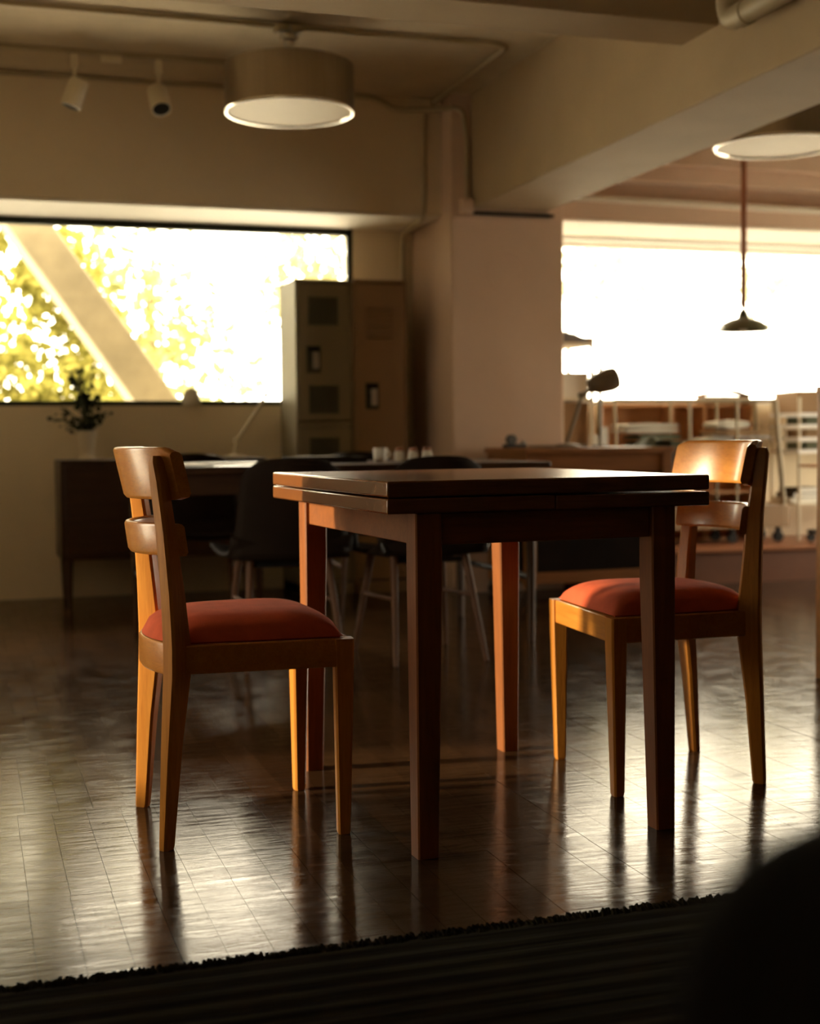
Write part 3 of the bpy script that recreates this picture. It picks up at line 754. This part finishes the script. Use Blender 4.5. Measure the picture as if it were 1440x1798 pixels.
for i, (x, lab) in enumerate(((1.695, 'small pinkish jar nearest the white mug'), (1.755, 'small pinkish jar between two others beside the mug'), (1.815, 'small pinkish jar furthest from the white mug'))):
    j = thing('jar', lab, 'jar', (x, 5.36, .7022), 0, 'small jars on the meeting table')
    obj('body', B().lathe([(.018, 0), (.021, .003), (.021, .035), (.014, .043), (0, .043)], 18), 'cloth_white', j, True)
    obj('lid', B().lathe([(.0, .043), (.016, .043), (.016, .055), (0, .056)], 18), 'cord_brown', j, True)

# ================================================================== ROLLING WORK CABINET (under the beam end)
K = thing('rolling_cabinet', 'long wooden work cabinet on casters in front of the column', 'cabinet', (2.515, 5.965, 0))
obj('worktop', B().box(-.01, .78, -.01, .53, .715, .742), 'case_wood', K, bev=.003)
for px_ in (0, .72):
    for py in (0, .47):
        obj('post', B().box(px_, px_+.05, py, py+.05, .075, .715), 'case_wood', K, bev=.002)
        cs = obj('caster', B().tube([(px_+.025, py+.012, .028), (px_+.025, py+.038, .028)], .028, 18), 'black_metal', K, True)
        obj('fork', B().box(px_+.010, px_+.040, py+.008, py+.042, .05, .075), 'black_metal', cs)
obj('front_rail', B().box(.05, .72, .008, .03, .625, .715), 'case_wood', K, bev=.002)
obj('front_rail', B().box(.05, .72, .008, .03, .095, .15), 'case_wood', K, bev=.002)
obj('side_rail', B().box(.008, .03, .05, .47, .655, .715), 'case_wood', K, bev=.002)
obj('side_rail', B().box(.008, .03, .05, .47, .095, .15), 'case_wood', K, bev=.002)
obj('drawer_front', B().box(.004, .022, .07, .45, .60, .652), 'panel_orange', K, bev=.002)
obj('front_panel', B().box(.05, .72, .014, .026, .15, .625), 'dark_shell', K)
obj('side_panel', B().box(.014, .026, .05, .47, .15, .60), 'dark_shell', K); obj('side_panel', B().box(.744, .756, .05, .47, .10, .715), 'dark_shell', K)
obj('floor_board', B().box(.03, .74, .03, .5, .10, .115), 'case_wood', K)
o = thing('cutting_mat', 'thin dark board lying on the wooden work cabinet', 'board', (2.92, 6.36, .7425))
obj('sheet', B().box(-.20, .06, -.08, .08, 0, .010), 'olive_enamel', o, bev=.002); obj('grip', B().box(.06, .075, -.03, .03, .002, .008), 'black_metal', o)
o = thing('tape_dispenser', 'small black tape dispenser near the left end of the work cabinet', 'dispenser', (2.60, 6.32, .7425), .2)
obj('base', B().prism([(-.06, -.02), (.06, -.02), (.06, .02), (-.06, .02)], 0, .018), 'black_metal', o, bev=.003)
obj('roll', B().tube([(-.02, -.012, .04), (-.02, .012, .04)], .026, 20), 'book_dark', o, True)
obj('cutter', B().box(.045, .06, -.012, .012, .018, .034), 'steel', o)
o = thing('rag_pile', 'crumpled dark green cloth hanging over the right end of the cabinet', 'cloth', (3.25, 6.10, .7425))
obj('cloth', B().grid(lambda u, v: ((u-.5)*.16, (v-.5)*.22, .012+.022*math.sin(u*7)*math.sin(v*6)+.018 if abs(u-.5) < .3 else .004), 12, 12).grid(lambda u, v: (.085+.012*math.sin(v*9), (v-.5)*.22, .01-u*.14), 6, 12), 'cloth_green', o, True)
# dark desk lamp
DK = thing('desk_lamp', 'olive metal desk lamp with hooded shade on the work cabinet', 'desk lamp', (2.81, 6.16, .7425))
obj('base', B().lathe([(0, 0), (.07, 0), (.07, .012), (.02, .022), (0, .022)], 28), 'olive_enamel', DK, True)
obj('arm', B().tube([(0, 0, .02), (.085, 0, .258)], .009, 10), 'olive_enamel', DK, True)
obj('neck', B().tube([(.085, 0, .258), (.14, 0, .288)], .010, 10), 'olive_enamel', DK, True)
obj('joint', B().tube([(.085, -.015, .258), (.085, .015, .258)], .016, 12), 'olive_enamel', DK, True)
M = Matrix.Translation((.120, 0, .300)) @ Matrix.Rotation(R(74), 4, 'Y')
sh = obj('shade', B().lathe([(.018, 0), (.034, .008), (.047, .035), (.056, .075), (.060, .115), (.056, .150), (.053, .150), (.056, .115), (.052, .075), (.043, .037), (.015, .012)], 28, M @ Matrix.Diagonal((1, 1, 1, 1))), 'olive_enamel', DK, True)
obj('rear_knob', B().tube([(.125, 0, .335), (.150, 0, .300)], .012, 10), 'black_metal', sh, True)
o = thing('pole_stand', 'thin upright dark rod standing behind the hooded desk lamp', 'stand', (3.09, 6.36, .7425))
obj('rod', B().tube([(0, 0, .008), (0, 0, .445)], .010, 8), 'olive_enamel', o, True); obj('foot', B().lathe([(0, 0), (.045, 0), (.045, .008), (0, .008)], 20), 'olive_enamel', o, True)

# ================================================================== RIGHT BAY, ON THE PLATFORM
ZP = .185
# white shelf tower next to the column
TW = thing('shelf_tower', 'pale narrow shelf tower beside the column with boxes in it', 'shelf', (3.005, 6.72, ZP))
for px_ in (0, .205):
    for py in (0, .30): obj('upright', B().box(px_, px_+.018, py, py+.018, 0, 1.115), 'white_paint', TW, bev=.002)
for z in (.06, .45, .80, 1.095): obj('shelf_board', B().box(0, .223, 0, .318, z, z+.018), 'white_paint', TW, bev=.002)
for z, h, mt, lab in ((.468, .33, 'cardboard', 'tall tan carton in the shelf tower beside the column'), (.818, .14, 'paper', 'low white box in the shelf tower beside the column'), (.078, .35, 'cardboard', 'tan carton on the bottom of the shelf tower')):
    o = thing('carton', lab, 'box', (3.025, 6.745, ZP+z+.0005)); obj('body', B().box(0, .18, 0, .26, 0, h-.04), mt, o, bev=.003); obj('lid', B().box(-.002, .182, -.002, .262, h-.04, h-.005), mt, o, bev=.003)
o = thing('folded_cloth', 'dark grey bundle lying on top of the shelf tower', 'cloth', (3.10, 6.88, ZP+1.1135))
obj('bundle', B().grid(lambda u, v: ((u-.5)*.22*(1+.1*math.sin(v*6)), (v-.5)*.24, .075*max(0, (1-(2*u-1)**4)*(1-(2*v-1)**4))**.6*(1.15-.5*u)), 14, 14), 'cloth_grey', o, True)
obj('sleeve', B().tube([(.06, 0, .02), (.12, -.01, .022), (.165, -.01, .018)], [.02, .022, .018], 10), 'cloth_grey', o, True); obj('cuff', B().tube([(.16, -.01, .018), (.19, -.01, .018)], .021, 12), 'cardboard', o, True)
for i, (x, w_, h, mt, lab) in enumerate(((3.23, .055, .62, 'paper', 'white upright board leaning behind the thin rod'), (3.295, .045, .66, 'slat_white', 'narrow bright panel between the rod and the garment rack'))):
    o = thing('display_board', lab, 'board', (x+.03, 6.80, ZP)); obj('panel', B().box(-w_/2, w_/2, -.006, .006, .03, h), mt, o, bev=.002); obj('foot', B().box(-w_/2, w_/2, -.05, .05, 0, .03), 'white_paint', o, bev=.002)

# rolling rack (frame with leaning end)
RK = thing('rolling_rack', 'grey metal rolling rack with slanted end frame in front of the right window', 'rack', (3.36, 6.74, ZP))
obj('top_bar', B().tube([(0, 0, .805), (1.005, 0, .805)], .008, 10), 'conduit_paint', RK, True)
obj('top_bar', B().tube([(0.0, .22, .805), (1.005, .22, .805)], .008, 10), 'conduit_paint', RK, True)
obj('end_bar', B().tube([(1.005, 0, .805), (1.005, .22, .805)], .010, 10), 'conduit_paint', RK, True)
for yy in (0, .22):
    obj('upright', B().tube([(0, yy, .805), (.025, yy, .05)], .008, 10), 'conduit_paint', RK, True)
    obj('slanted_upright', B().tube([(1.005, yy, .805), (1.075, yy, .10)], .014, 10), 'conduit_paint', RK, True)
    obj('middle_upright', B().tube([(.46, yy, .805), (.46, yy, .10)], .008, 10), 'conduit_paint', RK, True)
    obj('middle_upright', B().tube([(.76, yy, .805), (.76, yy, .10)], .008, 10), 'conduit_paint', RK, True)
obj('base_deck', B().box(-.0, 1.09, -.02, .24, .085, .21), 'locker_tan', RK, bev=.004)
for lx in (.06, .74, 1.04):
    for ly in (.02, .20):
        cs = obj('caster', B().tube([(lx, ly-.012, .03), (lx, ly+.012, .03)], .03, 18), 'black_metal', RK, True)
        obj('fork', B().box(lx-.012, lx+.012, ly-.016, ly+.016, .04, .088), 'black_metal', cs)
# low wooden shelf with cloths behind the rack
WS = thing('wooden_bookcase', 'orange-brown wooden shelf unit under the right window behind the rack', 'shelf', (3.40, 6.985, ZP))
obj('back_panel', B().box(0, .97, .135, .145, 0, .79), 'panel_orange', WS)
for px_ in (0, .44, .65, .955): obj('side', B().box(px_, px_+.015, 0, .135, 0, .79), 'panel_orange', WS, bev=.002)
for z in (0, .27, .52, .775): obj('shelf_board', B().box(.015, .955, 0, .135, z, z+.015), 'panel_orange', WS, bev=.002)
def folded(label, x, y, z, w_, d_, h, mat, n=3, cat='cloth'):
    t = thing('folded_cloth', label, cat, (x, y, z), 0, 'folded cloths in the right bay')
    for i in range(n):
        hh = h/n
        secs = []
        for k_ in range(9):
            v = k_/8; yy = (v-.5)*d_
            secs.append([((u-.5)*w_*(1-.03*i) + .006*math.sin(9*v+i), yy, i*hh + (.5+s_*.5*(1-(2*u-1)**8*.8))*hh*.96) for u, s_ in [(0, 0), (.06, -1), (.5, -1), (.94, -1), (1, 0), (.94, 1), (.5, 1+.15*math.sin(5*v+i)), (.06, 1)]])
        obj('fold', B().loft(secs), mat, t, True)
    return t
folded('white folded cloth on top of the green cloth stack in the rack', 3.60, 6.85, .81, .34, .18, .055, 'cloth_white', 2)
folded('dark green folded cloth under the white one in the rack', 3.645, 6.85, .735, .28, .18, .07, 'cloth_green', 2)
folded('dark green folded cloth lowest in the rack, above the base', 3.645, 6.85, .401, .28, .18, .28, 'cloth_green', 5)
folded('pale green folded cloth at the left end of the rack', 3.443, 6.83, .401, .085, .20, .31, 'cloth_pale_green', 6)
folded('rolled white bag behind the crest of the right red chair', 4.00, 6.84, .66, .28, .18, .13, 'cloth_white', 1, 'bag')
folded('cream cloth bundle on the rack below the open carton', 4.12, 6.86, .83, .22, .16, .05, 'cloth_white', 1)
folded('brown folded blanket on the rack below the cream bundle', 4.14, 6.86, .79, .30, .17, .038, 'cardboard', 1)
obj('rack_shelf', B().box(.02, 1.02, .0, .22, .395-ZP-.02, .40-ZP), 'steel', RK)
obj('rack_shelf', B().box(.47, .75, .0, .22, .64-ZP, .655-ZP), 'steel', RK); obj('rack_shelf', B().box(.60, .98, .0, .22, .775-ZP, .788-ZP), 'steel', RK); obj('rack_shelf', B().box(.02, .46, .0, .22, .72-ZP, .733-ZP), 'steel', RK)
# open carton on the shelf top
cb = thing('open_carton', 'open cardboard carton with raised flaps on the shelf under the window', 'box', (4.20, 7.025, ZP+.7905))
obj('body', B().box(-.15, .15, -.048, .048, 0, .045), 'cardboard', cb, bev=.002)
for sx in (-1, 1):
    obj('flap', B().prism([(0, -.05), (.162, -.05), (.162, .05), (0, .05)], 0, .010, Matrix.Translation((sx*.160, 0, .042)) @ Matrix.Rotation(R(180) if sx > 0 else 0, 4, 'Z') @ Matrix.Rotation(R(-14), 4, 'Y')), 'cardboard', cb, bev=.002)
# wire rack at right
WR = thing('wire_rack', 'white wire shelf rack with boxes at the right edge under the window', 'rack', (4.55, 6.78, ZP))
for px_ in (.0, .60):
    for py in (0, .28): obj('post', B().tube([(px_, py, 0), (px_, py, .82)], .009, 8), 'white_paint', WR, True)
for z in (.50, .57, .645, .71):
    sh = obj('wire_shelf', B().box(-.012, .612, -.012, .004, z, z+.022).box(-.012, .612, .276, .292, z, z+.022).box(-.012, .004, 0, .28, z, z+.022).box(.596, .612, 0, .28, z, z+.022), 'slat_white', WR)
    for i in range(9): obj('wire', B().tube([(.03+i*.067, 0, z+.018), (.03+i*.067, .28, z+.018)], .003, 6), 'slat_white', sh)
obj('low_shelf', B().box(-.02, .62, -.01, .29, .20, .215), 'white_paint', WR, bev=.002)
rng = random.Random(41)
for z, mt, lab in ((.522, 'cloth_green', 'dark green box on the lowest wire shelf'), (.594, 'cardboard', 'tan box on the second wire shelf'), (.668, 'cloth_green', 'dark green box on the third wire shelf')):
    o = thing('storage_box', lab, 'box', (4.60, 6.83, ZP+z)); obj('body', B().box(.03, .22, 0, .2, .0005, .036), mt, o, bev=.003); obj('lid', B().box(.027, .223, -.003, .203, .036, .044), mt, o, bev=.002)
o = thing('carton', 'flat cardboard carton on the very top of the white wire rack', 'box', (4.56, 6.80, ZP+.7325)); obj('body', B().box(0, .38, 0, .25, 0, .125), 'cardboard', o, bev=.003); obj('tape', B().box(.0, .38, .105, .145, .125, .1262), 'paper', o)
for i, (h, mt, lab) in enumerate(((.03, 'paper', 'pale wide book at the bottom of the stack on the low shelf'), (.026, 'book_dark', 'dark book in the middle of the stack on the low shelf'), (.030, 'book_dark', 'dark book on top of the stack on the low shelf'))):
    z = ZP+.2155+sum((.03, .026, .03)[:i]) + .0005*i
    o = thing('book', lab, 'book', (4.50-.0+.03*i, 6.80, z), .05*i, 'books on the low shelf')
    obj('cover', B().box(0, .24-.05*(i > 0), 0, .17, 0, .003).box(0, .24-.05*(i > 0), 0, .17, h-.003, h).box(0, .004, 0, .17, .003, h-.003), mt, o)
    obj('pages', B().box(.004, .235-.05*(i > 0), .004, .166, .003, h-.003), 'paper', o)
# small orange side table with pole, by the right edge
o = thing('side_stand', 'small orange-topped stand on a thin pole with casters at the right edge', 'stand', (4.545, 6.60, ZP))
obj('top', B().box(-.06, .26, -.08, .08, .425, .44), 'panel_orange', o, bev=.003)
obj('pole', B().tube([(.02, 0, .05), (.02, 0, .425)], .008, 10), 'steel', o, True)
ft = obj('foot', B().box(-.03, .25, -.012, .012, .05, .07).box(.0, .04, -.09, .09, .05, .07), 'black_metal', o)
for cx_, cy_ in ((.02, -.08), (.02, .08), (.24, 0)): obj('caster', B().tube([(cx_, cy_-.01, .025), (cx_, cy_+.01, .025)], .025, 16), 'black_metal', o, True)

# venetian blind
VB = thing('venetian_blind', 'white venetian blind with open slats across the right window', 'blind', (2.985, 7.10, 0))
obj('head_rail', B().box(0, 3.30, -.015, .02, ZS-.03, ZS-.001), 'slat_white', VB, bev=.003)
slat = B().grid(lambda u, v: (.005+u*3.29, (v-.5)*.023, .0018*(1-(2*v-1)**2)), 2, 5).mesh('slat', 'blind_slat', True)
nsl = 36
for i in range(nsl):
    o = bpy.data.objects.new('slat', slat); C.objects.link(o); o.parent = VB; o.location = (0, 0, SILL+.03+i*.0248); o.rotation_euler = (R(14), 0, 0)
for x in (.18, 1.05, 1.95, 2.9): obj('ladder_cord', B().tube([(x, 0, SILL+.02), (x, 0, ZS-.03)], .0012, 5), 'slat_white', VB)
obj('bottom_rail', B().box(.005, 3.295, -.012, .012, SILL+.004, SILL+.020), 'slat_white', VB, bev=.003)
# green pendant
GP = thing('enamel_pendant', 'green enamel pendant lamp hanging before the right window', 'pendant lamp', (3.885, 6.30, 1.338))
obj('shade', B().lathe([(.131, 0), (.130, .010), (.120, .030), (.098, .047), (.064, .060), (.034, .068), (.027, .076), (.024, .070), (.032, .063), (.060, .055), (.094, .042), (.115, .026), (.126, .004), (.131, 0)], 40), 'green_enamel', GP, True)
obj('cap', B().lathe([(.027, .07), (.026, .088), (.020, .102), (.010, .112), (.006, .13), (0, .131)], 24), 'green_enamel', GP, True)
obj('bulb', B().lathe([(0, -.012), (.016, -.006), (.022, .008), (.016, .03), (.012, .06), (0, .06)], 20), 'paper', GP, True)
obj('cord', B().tube([(0, 0, .125), (.0, 0, ZC-1.338)], .0155, 10), 'cord_brown', GP, True)
obj('ceiling_cup', B().lathe([(.03, ZC-1.338-.03), (.035, ZC-1.338), (0, ZC-1.338)], 20), 'green_enamel', GP, True)

# wooden cabinet at the far right edge (its left side)
RC = thing('tall_case', 'orange-brown wooden bookcase side at the far right edge of the view', 'bookcase', (2.63, 3.36, 0))
obj('side', B().box(0, .022, 0, .46, .0, .93), 'case_wood', RC, bev=.003); obj('side', B().box(.778, .80, 0, .46, 0, .93), 'case_wood', RC, bev=.003)
obj('top', B().box(-.003, .803, -.005, .463, .93, .952), 'case_wood', RC, bev=.003)
for z in (.06, .35, .64): obj('shelf_board', B().box(.022, .778, .01, .45, z, z+.02), 'case_wood', RC)
obj('back_panel', B().box(.022, .778, .445, .457, .05, .93), 'case_wood', RC)
